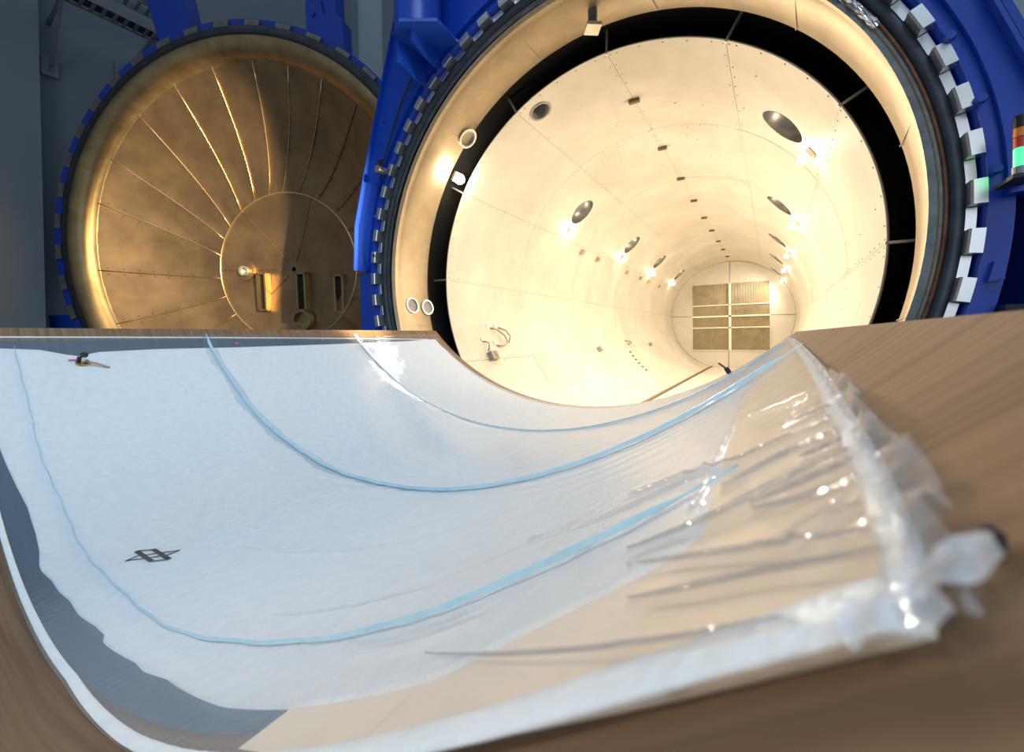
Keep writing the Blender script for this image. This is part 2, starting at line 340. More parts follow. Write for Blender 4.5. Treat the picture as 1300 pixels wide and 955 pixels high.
# hinge bracket with post at the upper left of the frame
hb = MB().tube([(-3.84, 3.72, 3.92), (-3.84, 3.72, 6.2)], .30, 28).obj('hinge_post', 'blue', ac, True); smooth_by_angle(hb)
mb = MB(); pp = [(-4.08, 3.50), (-3.82, 3.38), (-3.43, 3.64), (-3.45, 4.06), (-4.10, 4.06)]
mb.add([(x, y, 3.88) for x, y in pp] + [(x, y, 3.92) for x, y in pp], [(4, 3, 2, 1, 0), (5, 6, 7, 8, 9)] + [(k, (k + 1) % 5, (k + 1) % 5 + 5, k + 5) for k in range(5)]).obj('bracket_plate', 'blue', ac)
def gusset(x, z0, zc):
    pp = [(3.55, 3.88), (4.06, 3.88), (4.06, z0), (3.80, z0 + .01), (3.55, zc)]
    MB().add([(x, y, z) for y, z in pp] + [(x + .03, y, z) for y, z in pp], [(0, 1, 2, 3, 4), (9, 8, 7, 6, 5)] + [(k, k + 5, (k + 1) % 5 + 5, (k + 1) % 5) for k in range(5)]).obj('gusset', 'blue', ac)
gusset(-4.06, 3.50, 3.57); gusset(-3.82, 3.66, 3.76)
# clamp on the left plate
cl = MB().tube([(-4.93, 4.03, 2.53), (-4.93, 3.90, 2.53)], .055, 14).obj('clamp', 'chrome', pl)
MB().box((-5.0, 3.97, 2.60), (-4.95, 4.03, 2.70)).box((-5.0, 3.99, 2.42), (-4.96, 4.03, 2.46)).obj('clamp_arm', 'rubber', pl)
MB().tube([(-5.0, 4.01, 2.68), (-4.90, 4.01, 2.70), (-4.72, 4.01, 3.05), (-4.45, 4.01, 3.5), (-4.1, 4.01, 3.9)], .012, 6).obj('signal_wire', 'rubber', pl)

# ---- liner: panels with joints, holes cut where the ducts enter
LYS = [Y0, 7.75, 10.6, 14.2, 18.2, 22.4, Y1]
HOLES = [(9.255, 133.2), (13.495, 133.9), (17.35, 133.7), (21.6, 134.2), (6.94, 43.8), (11.12, 43.6), (15.26, 43.9), (19.17, 44.0), (23.13, 44.1)]
PORT = (5.66, 113.3)
liner = MB().lathe((CX, CZ), [(Y0 + .03, RL + .012), (Y1, RL + .012), (Y1, RL + .03), (Y0 + .03, RL + .03)], seg=144, closed=True).obj('liner', 'backing', ac, True)
def polar(y, a, r=RL): return np.array([CX + r * math.cos(R_(a)), y, CZ + r * math.sin(R_(a))])
def rad(a): a = R_(a); return np.array([[-math.sin(a), 0, math.cos(a)], [0, 1, 0], [math.cos(a), 0, math.sin(a)]])   # tangent, axial, outward
cutters = []
for (y, a), r in [(h, .34) for h in HOLES] + [(PORT, .165)]:
    ax = rad(a); c = polar(y, a); mb = MB()
    ring = [(c + (ax[0] * math.cos(t) + ax[1] * math.sin(t)) * r) for t in np.linspace(0, 2 * math.pi, 40, endpoint=False)]
    v = [p - ax[2] * .2 for p in ring] + [p + ax[2] * .2 for p in ring]
    mb.add(v, [tuple(range(40)), tuple(range(79, 39, -1))] + [(i, i + 40, (i + 1) % 40 + 40, (i + 1) % 40) for i in range(40)])
    cutters.append((y, a, mb))
def cut(o, cuts):
    for mb in cuts:
        c = mb.obj('cutter', None, liner)
        bm = bmesh.new(); bm.from_mesh(c.data); bmesh.ops.recalc_face_normals(bm, faces=bm.faces); bm.to_mesh(c.data); bm.free()
        md = o.modifiers.new('b', 'BOOLEAN'); md.operation = 'DIFFERENCE'; md.object = c; md.solver = 'EXACT'
        bpy.context.view_layer.update(); dg = bpy.context.evaluated_depsgraph_get()
        me = bpy.data.meshes.new_from_object(o.evaluated_get(dg)); o.modifiers.clear(); o.data = me
        bpy.data.objects.remove(c)
cut(liner, [mb for _, _, mb in cutters])
gap = 0.10
for i in range(len(LYS) - 1):
    y0, y1 = LYS[i] + (.004 if i else 0), LYS[i + 1] - .004
    for k in range(12):
        a0, a1 = 30 * k - 1.5 + gap / 2, 30 * k + 28.5 - gap / 2
        off = rng.uniform(-.003, .003)
        p = MB().lathe((CX, CZ), [(y0, RL + off), (y1, RL + off), (y1, RL + off + .012), (y0, RL + off + .012)], a0, a1, 16, True).obj('panel', 'liner', liner)
        bm = bmesh.new(); bm.from_mesh(p.data); bmesh.ops.recalc_face_normals(bm, faces=bm.faces); bm.to_mesh(p.data); bm.free()
        am = (a0 + a1) / 2
        cs = [mb for (y, a, mb) in cutters if y0 < y < y1 and a0 < a < a1]
        if cs: cut(p, cs)
        smooth_by_angle(p, 20)
for n, (y, a) in enumerate(HOLES):
    ax = rad(a); c = polar(y, a)
    d = MB(); rr = .34; seg = 32; ring = [(ax[0] * math.cos(t) + ax[1] * math.sin(t)) for t in np.linspace(0, 2 * math.pi, seg, endpoint=False)]
    v = [c + q * rr - ax[2] * .004 for q in ring] + [c + q * rr + ax[2] * .26 for q in ring] + [c + ax[2] * .27]
    f = [(i, (i + 1) % seg, (i + 1) % seg + seg, i + seg) for i in range(seg)] + [(i + seg, (i + 1) % seg + seg, 2 * seg) for i in range(seg)]
    d.add(v, f).obj('duct', 'sleeve', liner, True)
ax = rad(PORT[1]); c = polar(*PORT); seg = 28
ring = [(ax[0] * math.cos(t) + ax[1] * math.sin(t)) for t in np.linspace(0, 2 * math.pi, seg, endpoint=False)]
v = [c + q * .185 - ax[2] * .012 for q in ring] + [c + q * .150 - ax[2] * .012 for q in ring] + [c + q * .150 + ax[2] * .2 for q in ring] + [c + ax[2] * .2]
f = [(i, (i + 1) % seg, (i + 1) % seg + seg, i + seg) for i in range(seg)] + [(i + seg, (i + 1) % seg + seg, (i + 1) % seg + 2 * seg, i + 2 * seg) for i in range(seg)] + [(i + 2 * seg, (i + 1) % seg + 2 * seg, 3 * seg) for i in range(seg)]
MB().add(v, f).obj('porthole', 'greybox', liner)
# radial struts that hold the liner in the shell
for k in range(12):
    a = 30 * k - 1.5; ax = rad(a); c = polar(Y0 + .02, a, RL + .16)
    MB().obox(c, ax, (.014, .02, .17)).obj('strut', 'duct', liner)
# lip of the liner
MB().lathe((CX, CZ), [(Y0, RL), (Y0 - .008, RL + .006), (Y0, RL + .018)], seg=144).obj('liner_edge', 'liner', liner, True)
# rivets
mb = MB()
def rivet(y, a, r=.016):
    ax = rad(a); c = polar(y, a); ring = [c + (ax[0] * math.cos(t) + ax[1] * math.sin(t)) * r + ax[2] * .002 for t in np.linspace(0, 2 * math.pi, 6, endpoint=False)]
    mb.add(ring + [c - ax[2] * .010], [(i, (i + 1) % 6, 6) for i in range(6)])
for k in range(12):
    a = 30 * k - 1.5
    for s in (-1, 1):
        y = Y0 + .06
        while y < 15:
            if random.random() < .8: rivet(y, a + s * .75 + random.uniform(-.1, .1), .011)
            y += .24 if y < 9 else .4
for a in np.arange(-1.5 + 3, 360, 6): rivet(Y0 + .06, a + .5, .013)
for yy in LYS[1:3]:
    for a in np.arange(0, 360, 6): rivet(yy + .05, a, .011)
for k in range(60): rivet(random.uniform(5.6, 11), random.uniform(5, 175), .013)
o = mb.obj('rivets', 'rivet', liner); o['kind'] = 'stuff'
# clips along the crown, brackets on the left, every two metres
for y in (6.6, 8.59, 10.53, 12.47, 14.49, 16.43, 18.5, 20.4, 22.37):
    ax = rad(88.4); c = polar(y, 88.4, RL - .03); MB().obox(c, ax, (.085, .035, .025)).obj('clip', 'rivet', liner)
for y, a in ((10.46, 150.9), (11.68, 151.3), (14.6, 151.9), (16.4, 151.8), (17.6, 151.8), (19.6, 152)):
    ax = rad(a); c = polar(y, a, RL - .05); MB().obox(c, ax, (.07, .06, .045)).obj('bracket', 'cable', liner)
for y, a in ((11.73, -151.3), (17.76, -151.3)):
    ax = rad(a); c = polar(y, a, RL - .06); MB().obox(c, ax, (.07, .09, .055)).obj('bracket', 'greybox', liner)
for k in range(6):
    ax = rad(-147 + 3.4 * k); c = polar(14.6, -147 + 3.4 * k, RL - .01)
    MB().obox(c, ax, (.03, .08, .012)).obj('floor_stud', 'rivet', liner)
# terminal box with cables near the liner mouth
ax = rad(-152.5); c = polar(6.19, -152.5, RL - .055)
tb = MB().obox(c, ax, (.085, .10, .05)).obj('terminal_box', 'greybox', liner)
for j in (-1, 0, 1): MB().obox(c + ax[1] * (.03 + .028 * j) - ax[2] * .052, ax, (.06, .008, .006)).obj('terminal_slot', 'brass', tb)
MB().tube([polar(6.15, -155, RL - .02), polar(6.12, -156.2, RL - .09), polar(6.16, -157.8, RL - .08), polar(6.10, -159, RL - .01)], .014, 8).obj('cable', 'cable', tb, True)
MB().tube([polar(6.45, -164.4, RL - .01), polar(6.55, -163.5, RL - .07), polar(6.72, -160.5, RL - .12), polar(6.78, -157.5, RL - .1), polar(6.65, -156.2, RL - .07), polar(6.5, -157, RL - .01)], .016, 8).obj('cable', 'cable', liner, True)
MB().tube([polar(6.72, -164.6, RL - .01), polar(6.85, -163, RL - .09), polar(6.9, -160, RL - .13), polar(6.82, -157.4, RL - .1)], .016, 8).obj('cable', 'cable', liner, True)
MB().tube([polar(14.7, -156.5, RL - .01), polar(14.9, -155, RL - .1), polar(15.0, -153.5, RL - .1), polar(14.8, -153.2, RL - .02)], .03, 8).obj('cable', 'cable', liner, True)
for y, a in ((6.36, -165.2), (6.62, -165.6), (6.45, -158.3), (6.08, -159.8)):
    ax = rad(a); c = polar(y, a, RL); MB().tube([c, c - ax[2] * .02], [.05, .042], 14).obj('cable_gland', 'duct', liner)
# deck in the chamber with rails
ZD = -1.78; hw = math.sqrt(RL ** 2 - (CZ - ZD) ** 2)
for k in range(9):
    ya = Y0 + .05 + k * 2.085; MB().box((CX - hw + .01, ya, ZD - .03), (CX + hw - .01, ya + 2.075, ZD)).obj('deck_plate', 'liner', ac)
for s in (-1, 1):
    MB().box((CX + s * (hw - .12) - .04, Y0 + .05, ZD), (CX + s * (hw - .12) + .04, Y1 - .1, ZD + .05)).obj('rail', 'rivet', ac)
# far end wall: four sheets and the louvred grille
ew = MB().lathe((CX, CZ), [(Y1 + .03, 0.01), (Y1 + .03, RL)], seg=96).obj('end_wall', 'backing', ac)
for qd in range(4):
    pts = [(CX + .012 * math.cos(R_(45 + 90 * qd)), CZ + .012 * math.sin(R_(45 + 90 * qd)))] + [(CX + (RL - .01) * math.cos(R_(90 * qd + .3 + 89.4 * k / 24 - .8)), CZ + (RL - .01) * math.sin(R_(90 * qd + .3 + 89.4 * k / 24 - .8))) for k in range(25)]
    MB().prism(pts, Y1 - .005, Y1 + .012).obj('end_sheet', 'endwall', ew)
gx = [-3.75, -1.98, -1.86, -.15]; gz = [-.86, .30, .36, .90, .98, 1.52, 1.57, 2.68]
for (x0, x1) in ((gx[0], gx[1]), (gx[2], gx[3])):
    for (z0, z1) in ((gz[0], gz[1]), (gz[2], gz[3]), (gz[4], gz[5]), (gz[6], gz[7])):
        n = 24; P = np.zeros((2, n * 2 + 1, 3))
        for j in range(n * 2 + 1):
            x = x0 + (x1 - x0) * j / (2 * n)
            for q, z in enumerate((z0, z1)): P[q, j] = (x, Y1 - .03 - (.03 if j % 2 else 0), z)
        MB().grid(P).obj('grille_field', 'louvre', ew)
for (x0, x1, z0, z1) in ((gx[1], gx[2], gz[0], gz[-1]), (gx[0], gx[3], gz[1], gz[2]), (gx[0], gx[3], gz[3], gz[4]), (gx[0], gx[3], gz[5], gz[6])):
    MB().box((x0, Y1 - .09, z0), (x1, Y1 - .06, z1)).obj('grille_bar', 'bar', ew)
for (x0, x1, z0, z1) in ((gx[0] - .05, gx[0], gz[0] - .05, gz[-1] + .05), (gx[3], gx[3] + .05, gz[0] - .05, gz[-1] + .05), (gx[0], gx[3], gz[-1], gz[-1] + .05), (gx[0], gx[3], gz[0] - .05, gz[0])):
    MB().box((x0, Y1 - .06, z0), (x1, Y1 - .006, z1)).obj('grille_frame', 'endwall', ew)
# lamps in the chamber
def lamp(y, a, energy, size=.075, r=RL - .12, parent=liner, rect=False):
    ax = rad(a); c = polar(y, a, r)
    hd = MB().obox(polar(y, a, r + .085), ax, (size * .9, size * .9, .03)).obj('lamp', 'duct', parent)
    v = []; f = []; n = 12
    me = bpy.data.meshes.new('bulb'); bm = bmesh.new(); bmesh.ops.create_icosphere(bm, subdivisions=2, radius=size); bm.to_mesh(me); bm.free(); me.materials.append(M['bulb']); me.shade_smooth()
    b = bpy.data.objects.new('bulb', me); COL.objects.link(b); b.parent = hd; b.location = Vector(c) + Vector((0, 0, EZ)) - ORG[parent.name]
    l = bpy.data.lights.new('lamp_light', 'SPOT' if parent is liner else 'POINT'); l.energy = energy; l.color = (1.0, 0.85, 0.67); l.shadow_soft_size = .12
    lo = bpy.data.objects.new('lamp_light', l); COL.objects.link(lo); lo.location = Vector(polar(y, a, r - .16)) + Vector((0, 0, EZ))
    if parent is liner:          # reflector lamp let into the wall, shining into the chamber
        l.spot_size = R_(172); l.spot_blend = 0.9; lo.rotation_euler = Vector(-ax[2]).to_track_quat('-Z', 'Y').to_euler()
for y, a, e in ((9.26, 143.5, 900), (13.49, 144.1, 590), (17.44, 144.3, 360), (21.5, 144.3, 330)): lamp(y, a, e)
for y, a, e in ((7.03, 33, 680), (11.28, 33, 530), (15.48, 33, 360), (19.26, 33.3, 330), (23.4, 34, 250)): lamp(y, a, e)
# lamp, port and sight glasses of the collar
lamp(5.12, 144.9, 28, .085, 2.93, col)
def port(y, a, r, depth=.05, m='greybox', parent=col, R0=3.0):
    ax = rad(a); c = polar(y, a, R0); seg = 24
    ring = [(ax[0] * math.cos(t) + ax[1] * math.sin(t)) for t in np.linspace(0, 2 * math.pi, seg, endpoint=False)]
    v = [c + q * r * 1.25 for q in ring] + [c + q * r * 1.25 - ax[2] * depth for q in ring] + [c + q * r - ax[2] * depth for q in ring] + [c + q * r + ax[2] * .01 for q in ring] + [c + ax[2] * .01]
    f = []
    for b in range(3): f += [(i + b * seg, (i + 1) % seg + b * seg, (i + 1) % seg + (b + 1) * seg, i + (b + 1) * seg) for i in range(seg)]
    o = MB().add(v[:4 * seg], f).obj('port', 'duct', parent)
    MB().add([c + q * r + ax[2] * -.005 for q in ring], [tuple(range(seg))]).obj('port_glass', m, o)
port(4.90, 133.2, .125, .06, 'greybox', col, 3.02); port(4.53, -171.7, .105, .03, 'greybox', col, 2.985); port(4.90, -171.6, .105, .03, 'greybox', col, 3.02)
# tube with square plate hanging from the crown of the collar
MB().tube([(-1.80, 4.6, 3.96), (-1.80, 4.6, 3.72)], .055, 14).obj('hanger_tube', 'seal_grey', col)
MB().obox((-1.80, 4.6, 3.70), ((.8, .6, 0), (-.6, .8, 0), (0, 0, 1)), (.088, .088, .02)).obj('hanger_plate', 'duct', col)

# signal tower on the right of the frame
SX, SY = 1.30, 3.84
st = thing('signal_light', 'stacked signal light with orange, red and glowing green lenses on the blue frame', 'signal light', (SX, SY, EZ + .95))
MB().tube([(SX, SY, .97), (SX, SY, 1.02)], .04, 20).obj('base', 'tray', st)
MB().box((SX - .05, SY - .05, .945), (SX + .06, 4.06, .97)).obj('bracket', 'rubber', st)
for z0, z1, m, nm in ((1.02, 1.135, 'sig_green', 'green_lens'), (1.14, 1.20, 'sig_red', 'red_lens'), (1.205, 1.26, 'sig_orange', 'orange_lens')):
    MB().tube([(SX, SY, z0), (SX, SY, z1)], .034, 20).obj(nm, m, st, False)
MB().tube([(SX, SY, 1.26), (SX, SY, 1.325), (SX, SY, 1.34)], [.034, .034, .025], 20).obj('cap', 'black', st)

# ------------------------------------------------------------------ the open door
DS = 1.088; DP = Vector((-8.48125 * DS, 3.46875 * DS, 1.85875 * DS + EZ)); DN = Vector((0.43801574, -0.8975769, -0.04997917)); DU = Vector((0.8987, 0.43856383, 0)); DV = Vector((0.02191906, -0.04491628, 0.99875026))
door = thing('autoclave_door', 'round open autoclave door with gold-brown dished inside and blue toothed rim', 'door', DP)
door.matrix_world = Matrix(((DU.x, DV.x, DN.x, DP.x), (DU.y, DV.y, DN.y, DP.y), (DU.z, DV.z, DN.z, DP.z), (0, 0, 0, 1))) @ Matrix.Scale(DS, 4)
def dlathe(prof, seg=120):                    # prof [(radius, offset)]
    m = len(prof); v = []; f = []
    for k in range(seg):
        a = 2 * math.pi * k / seg; v += [(r * math.cos(a), r * math.sin(a), o) for r, o in prof]
    for k in range(seg):
        for j in range(m - 1): f.append((k * m + j, ((k + 1) % seg) * m + j, ((k + 1) % seg) * m + j + 1, k * m + j + 1))
    return MB().add(v, f)
rim = dlathe([(3.75, 0.0), (3.72, .012), (3.62, -.01), (3.52, -.07), (3.45, -.16), (3.425, -.25), (3.40, -.25), (3.40, -.30)]).obj('door_rim', 'goldrim', door, True, local=True)
dlathe([(3.74, .0), (3.765, .03), (3.79, .0)]).obj('door_seal', 'rubber', rim, True, local=True)
dlathe([(3.78, -.01), (3.82, .0), (3.92, -.02), (3.95, -.30), (3.6, -.34)]).obj('door_flange', 'flange', door, True, local=True)
dlathe([(3.90, -.30), (3.98, -.32), (3.98, -.42), (3.85, -.5), (3.0, -1.1), (1.6, -1.75), (0.05, -1.95)]).obj('door_shell', 'blue2', door, True, local=True)
def dtooth():
    v = []; f = []; n = 3
    for k in range(n + 1):
        a = R_(-2.1 + 4.2 * k / n)
        for r, o in ((3.92, -.09), (4.06, -.09), (4.09, -.11), (4.12, -.28), (3.92, -.28)): v.append((r * math.cos(a), r * math.sin(a), o))
    for k in range(n):
        for j in range(5): f.append((k * 5 + j, (k + 1) * 5 + j, (k + 1) * 5 + (j + 1) % 5, k * 5 + (j + 1) % 5))
    f += [tuple(range(5)), tuple(n * 5 + j for j in range(5))[::-1]]
    me = bpy.data.meshes.new('door_tooth'); me.from_pydata(v, [], f); bm = bmesh.new(); bm.from_mesh(me); bmesh.ops.recalc_face_normals(bm, faces=bm.faces); bm.to_mesh(me); bm.free(); me.materials.append(M['tooth_dull']); return me
tr_ = dlathe([(3.88, -.14), (4.12, -.14), (4.13, -.34), (3.88, -.36)]).obj('toothed_ring', 'blue2', door, True, local=True); tr_.location = (-.13, .0, 0); smooth_by_angle(tr_)
dm = dtooth()
for k in range(40):
    o = bpy.data.objects.new('door_tooth', dm); COL.objects.link(o); o.parent = door; o.location = (-.13, .0, 0); o.rotation_euler = (0, 0, R_(9 * k + 0.2))
# dished gold panels
OA = [59.6, 72, 84.4, 98.8, 113.6, 130, 148, 163.6, 186.7, 206.2, 222, 238, 254, 270, 286, 302, 318, 334, 349, 364, 378, 392, 406]
IA = [78, 91, 102, 115, 129, 144, 155, 168, 186, 201, 217, 234, 251, 268, 285, 302, 319, 336, 353, 370, 387, 404, 421]
IC = (.13, -.36); IR = 1.62; ZR, ZI = -.25, -1.2
def dome(ao, ai, t):
    ax, ay = 3.42 * math.cos(R_(ao)), 3.42 * math.sin(R_(ao)); bx, by = IC[0] + IR * math.cos(R_(ai)), IC[1] + IR * math.sin(R_(ai))
    return (ax + (bx - ax) * t, ay + (by - ay) * t, ZR + (ZI - ZR) * (1 - (1 - t) ** 1.5))
dish = dlathe([(3.41, -.32), (3.25, -.62), (3.0, -.98), (2.2, -1.40), (1.6, -1.58), (.05, -1.78)]).obj('dish_backing', 'dark', door, True, local=True)
for k in range(23):
    o0, i0 = OA[k], IA[k]; o1, i1 = (OA[k + 1], IA[k + 1]) if k < 22 else (OA[0] + 360, IA[0] + 360)
    P = np.zeros((9, 7, 3)); bul = random.uniform(.004, .02)
    for i in range(9):
        for j in range(7):
            s = .01 + .98 * j / 6; x, y, z = dome(o0 + (o1 - o0) * s, i0 + (i1 - i0) * s, i / 8)
            P[i, j] = (x, y, z - bul * math.sin(math.pi * j / 6) * math.sin(math.pi * i / 8) + .004 * rng.standard_normal())
    MB().grid(P).obj('dish_panel', 'gold', dish, True, local=True)
    w = .014; pts = [Vector(dome(o0, i0, i / 8)) + Vector((0, 0, .012)) for i in range(9)]
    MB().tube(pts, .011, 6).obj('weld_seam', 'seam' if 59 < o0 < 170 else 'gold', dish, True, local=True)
mb = MB()
P = np.zeros((8, 73, 3))
for i in range(8):
    for j in range(73):
        r = IR * (1 - .97 * i / 7); a = 2 * math.pi * j / 72; P[i, j] = (IC[0] + r * math.cos(a), IC[1] + r * math.sin(a), ZI - .22 * (1 - (r / IR) ** 2))
cd = MB().grid(P).obj('center_disc', 'gold', dish, True, local=True)
MB().tube([(IC[0] + IR * math.cos(2 * math.pi * j / 72), IC[1] + IR * math.sin(2 * math.pi * j / 72), ZI + .01) for j in range(73)], .016, 6, False).obj('ring_seam', 'seam', cd, True, local=True)
for a in (129, 67, 180, 225): 
    MB().tube([(IC[0] + r * math.cos(R_(a)), IC[1] + r * math.sin(R_(a)), ZI - .22 * (1 - (r / IR) ** 2) + .006) for r in np.linspace(.2, IR, 7)], .008, 5).obj('weld_seam', 'gold', cd, True, local=True)
for x, y in ((-.53, -.86), (.42, -.88), (1.30, -.95)):
    s = MB(); z = -1.36
    s.box((x - .11, y - .42, z - .02), (x - .07, y + .42, z + .16)).box((x + .07, y - .42, z - .02), (x + .11, y + .42, z + .16)).box((x - .11, y + .38, z - .02), (x + .11, y + .42, z + .16)).box((x - .11, y - .42, z - .02), (x + .11, y - .38, z + .16))
    sl = s.obj('slot_frame', 'goldrim', cd, False, local=True)
    MB().box((x - .07, y - .38, z), (x + .07, y + .38, z + .09)).obj('slot_recess', 'dark', sl, False, local=True)
def dring(x, y, z, r0, r1, h, m, nm):
    seg = 28; v = []; f = []
    for k in range(seg):
        a = 2 * math.pi * k / seg
        for r, o in ((r1, z - .05), (r1, z + h), (r0, z + h), (r0, z)): v.append((x + r * math.cos(a), y + r * math.sin(a), o))
    for k in range(seg):
        for j in range(3): f.append((k * 4 + j, ((k + 1) % seg) * 4 + j, ((k + 1) % seg) * 4 + j + 1, k * 4 + j + 1))
    f.append(tuple(k * 4 + 3 for k in range(seg)))
    return MB().add(v, f).obj(nm, m, cd, False, local=True)
dring(-.95, -.38, -1.28, .07, .11, .08, 'duct', 'nozzle'); dring(-.95, -.38, -1.30, .12, .21, .03, 'goldrim', 'nozzle_base'); dring(.46, -1.5, -1.2, .17, .22, .1, 'goldrim', 'pipe_stub')
mb = MB()
for k in range(23):
    for t in np.arange(.06, 1, .11):
        for s in (-.35, .35):
            x, y, z = dome(OA[k] + s * 3.2, IA[k] + s * 3.2, t); mb.obox((x, y, z + .008), np.eye(3), (.010, .010, .006))
o = mb.obj('dish_rivets', 'rivet', dish, False, local=True); o['kind'] = 'stuff'
# blue arms and brackets behind the rim
MB().add([(-2.15, 5.5, -.75), (-1.35, 5.5, -.75), (-1.02, 3.9, -.75), (-1.75, 3.9, -.75), (-2.15, 5.5, -.4), (-1.35, 5.5, -.4), (-1.02, 3.9, -.4), (-1.75, 3.9, -.4)],
         [(0, 3, 2, 1), (4, 5, 6, 7), (0, 1, 5, 4), (1, 2, 6, 5), (2, 3, 7, 6), (3, 0, 4, 7)]).obj('swing_arm', 'blue', door, False, local=True)
br = MB(); br.prism([(0, 0), (.30, 0), (.66, -.02), (.72, .12), (.72, .62), (.60, .72), (.34, .76), (.30, 1.0), (.22, 1.08), (.08, 1.08), (0, 1.0)], 0, 1)
br.v = [(1.46 + x, 3.35 + z, -.55 + .3 * y) for x, y, z in br.v]; bo = br.obj('lug_bracket', 'blue', door, False, local=True)
MB().box((1.72, 3.9, -.62), (2.02, 5.2, -.30)).obj('lug_arm', 'blue', bo, False, local=True)
MB().tube([(1.60, 4.12, -.26), (1.60, 4.12, -.22)], .05, 12).obj('lug_pin', 'blue2', bo, False, local=True)
MB().box((-5.3, -1.62, -.5), (-3.9, -1.30, -.25)).obj('side_lug', 'blue', door, False, local=True)
MB().box((-.9, -4.35, -1.1), (.9, -3.9, -.4)).obj('lower_arm', 'blue2', door, False, local=True)

# ------------------------------------------------------------------ the mould and its vacuum bag
TX, TZ, TR, TY = -1.82409, 2.11502, 2.85643, 0.011591
ct, s_t = math.cos(TY), math.sin(TY)
def T(y, phi, h=0.0):
    y, phi, h = np.broadcast_arrays(np.asarray(y, float), np.radians(np.asarray(phi, float)), np.asarray(h, float))
    X = TX + (TR - h) * np.sin(phi); Z = TZ - (TR - h) * np.cos(phi)
    return np.stack([ct * X + s_t * y, -s_t * X + ct * y, Z], -1)
YB, YF, PL, PR = -0.55, 3.87, -44.85, 42.55
BASE = (TX, 1.6, 0)
mo = thing('mould', 'brown steel half-shell mould filling the foreground, open end toward the autoclave', 'mould', BASE)
ph = np.linspace(PL, PR, 120); yy = np.linspace(YB, YF, 40); PH, YY = np.meshgrid(ph, yy)
top, bot = T(YY, PH, 0), T(YY, PH, -.022)
mb = MB().grid(top).grid(bot, True)
a, b = 40, 120; n = a * b
for j in range(b - 1): mb.f += [(j, n + j, n + j + 1, j + 1), ((a - 1) * b + j, (a - 1) * b + j + 1, n + (a - 1) * b + j + 1, n + (a - 1) * b + j)]
for i in range(a - 1): mb.f += [(i * b, (i + 1) * b, n + (i + 1) * b, n + i * b), (i * b + b - 1, n + i * b + b - 1, n + (i + 1) * b + b - 1, (i + 1) * b + b - 1)]
face = mb.obj('face_sheet', 'mould', mo); smooth_by_angle(face, 40)
for y in (-.5, .35, 1.2, 2.05, 2.9, 3.78):
    ph2 = np.linspace(PL + .5, PR - .5, 40); up = T(y, ph2, -.022); vv = []
    for p in up: vv += [tuple(p), (p[0], p[1], -1.25), (p[0], p[1] + .03, p[2]), (p[0], p[1] + .03, -1.25)]
    f = []
    for k in range(39):
        q = 4 * k; f += [(q, q + 4, q + 5, q + 1), (q + 2, q + 3, q + 7, q + 6), (q + 1, q + 5, q + 7, q + 3)]
    f += [(0, 1, 3, 2), (156, 158, 159, 157)]
    MB().add(vv, f).obj('rib', 'frame_steel', mo)
MB().box((-3.7, -.5, -1.4), (-3.45, 3.8, -1.25)).obj('beam', 'frame_steel', mo); MB().box((-.25, -.5, -1.4), (0, 3.8, -1.25)).obj('beam', 'frame_steel', mo)
for x in (-3.65, -.22):
    for y in (-.4, 3.55): MB().box((x, y, FL), (x + .16, y + .16, -1.4)).obj('leg', 'frame_steel', mo)

def interp(x, pts): p = sorted(pts); return np.interp(x, [q[0] for q in p], [q[1] for q in p])
def patch(name, m, ynear, yfar, phl, phr, h, ny, nph, pw=1.0, parent=None, org=None, drop=True, smooth=True, wob=0):
    P = np.zeros((ny, nph, 3)); s = np.linspace(0, 1, nph)
    for i in range(ny):
        t = (i / (ny - 1)) ** pw
        ph0 = np.interp(s, [0, 1], [-41, 38.7]); yn = interp(ph0, ynear); y = yn + (yfar - yn) * t
        p = interp(y, phl) + (interp(y, phr) - interp(y, phl)) * s
        hh = np.full(nph, h)
        if wob: hh = hh + wob * (np.sin(p * 2.1 + y * 9) * np.sin(y * 13 - p * .7) + .5 * np.sin(p * 5.3 + y * 31))
        if drop:
            if i in (0, ny - 1): hh[:] = .0002
            hh[0] = hh[-1] = .0002
        P[i] = T(y, p, hh)
    return MB().grid(P).obj(name, m, parent, smooth, org)

SB = (TX, 1.6, EZ + TZ - TR)
FN = [(-44, .20), (-24, .198), (-22, .203), (-19.9, .21), (-16, .222), (-13.5, .229), (-9, .226), (-6.1, .219), (-4, .207), (-2.9, .206), (-1, .216), (1, .218), (3, .226), (5.5, .224), (8, .233), (9.8, .234), (10.6, .224), (11.6, .223), (15.4, .228), (17, .222), (19.5, .225), (26, .20), (34.7, .186), (36, .204), (37, .214), (37.95, .219), (38.4, .227), (38.9, .246)]
FT = [(.15, -41.4), (.255, -41.3), (.4, -40.9), (.5, -39.9), (.553, -39.5), (.644, -40.2), (.943, -40.5), (1.437, -40.4), (2.27, -40.6), (3.29, -41.06), (3.63, -41.5), (3.8, -41.5)]
FR = [(.15, 38.88), (.246, 38.864), (.31, 38.765), (.433, 38.68), (.664, 38.33), (.99, 38.1), (1.36, 38.3), (1.785, 39.35), (1.97, 40.4), (2.2, 40.8), (3.8, 40.8)]
ply = patch('peel_ply', 'ply', [(-41, .15), (39, .112)], 2.2, [(0, 30), (4, 30)], [(.1, 40.33), (.13, 40.42), (.18, 40.5), (.25, 40.54), (.39, 40.62), (1.0, 40.83), (4, 40.9)], .0012, 40, 60, 1.6, None, SB)
tag(ply, 'beige cloth strip on the right of the mould under the clear film', 'cloth')
sheen = patch('blue_sheen_sheet', 'blue_sheen', [(-41, .166), (39, .166)], 3.70, [(0, -42.6), (1.2, -42.45), (2.57, -41.9), (4, -41.2)], [(0, 30), (4, 30)], .0006, 40, 110, 1.4, None, SB)  # bluish sheet added to put the bag film's blue reflection into colour
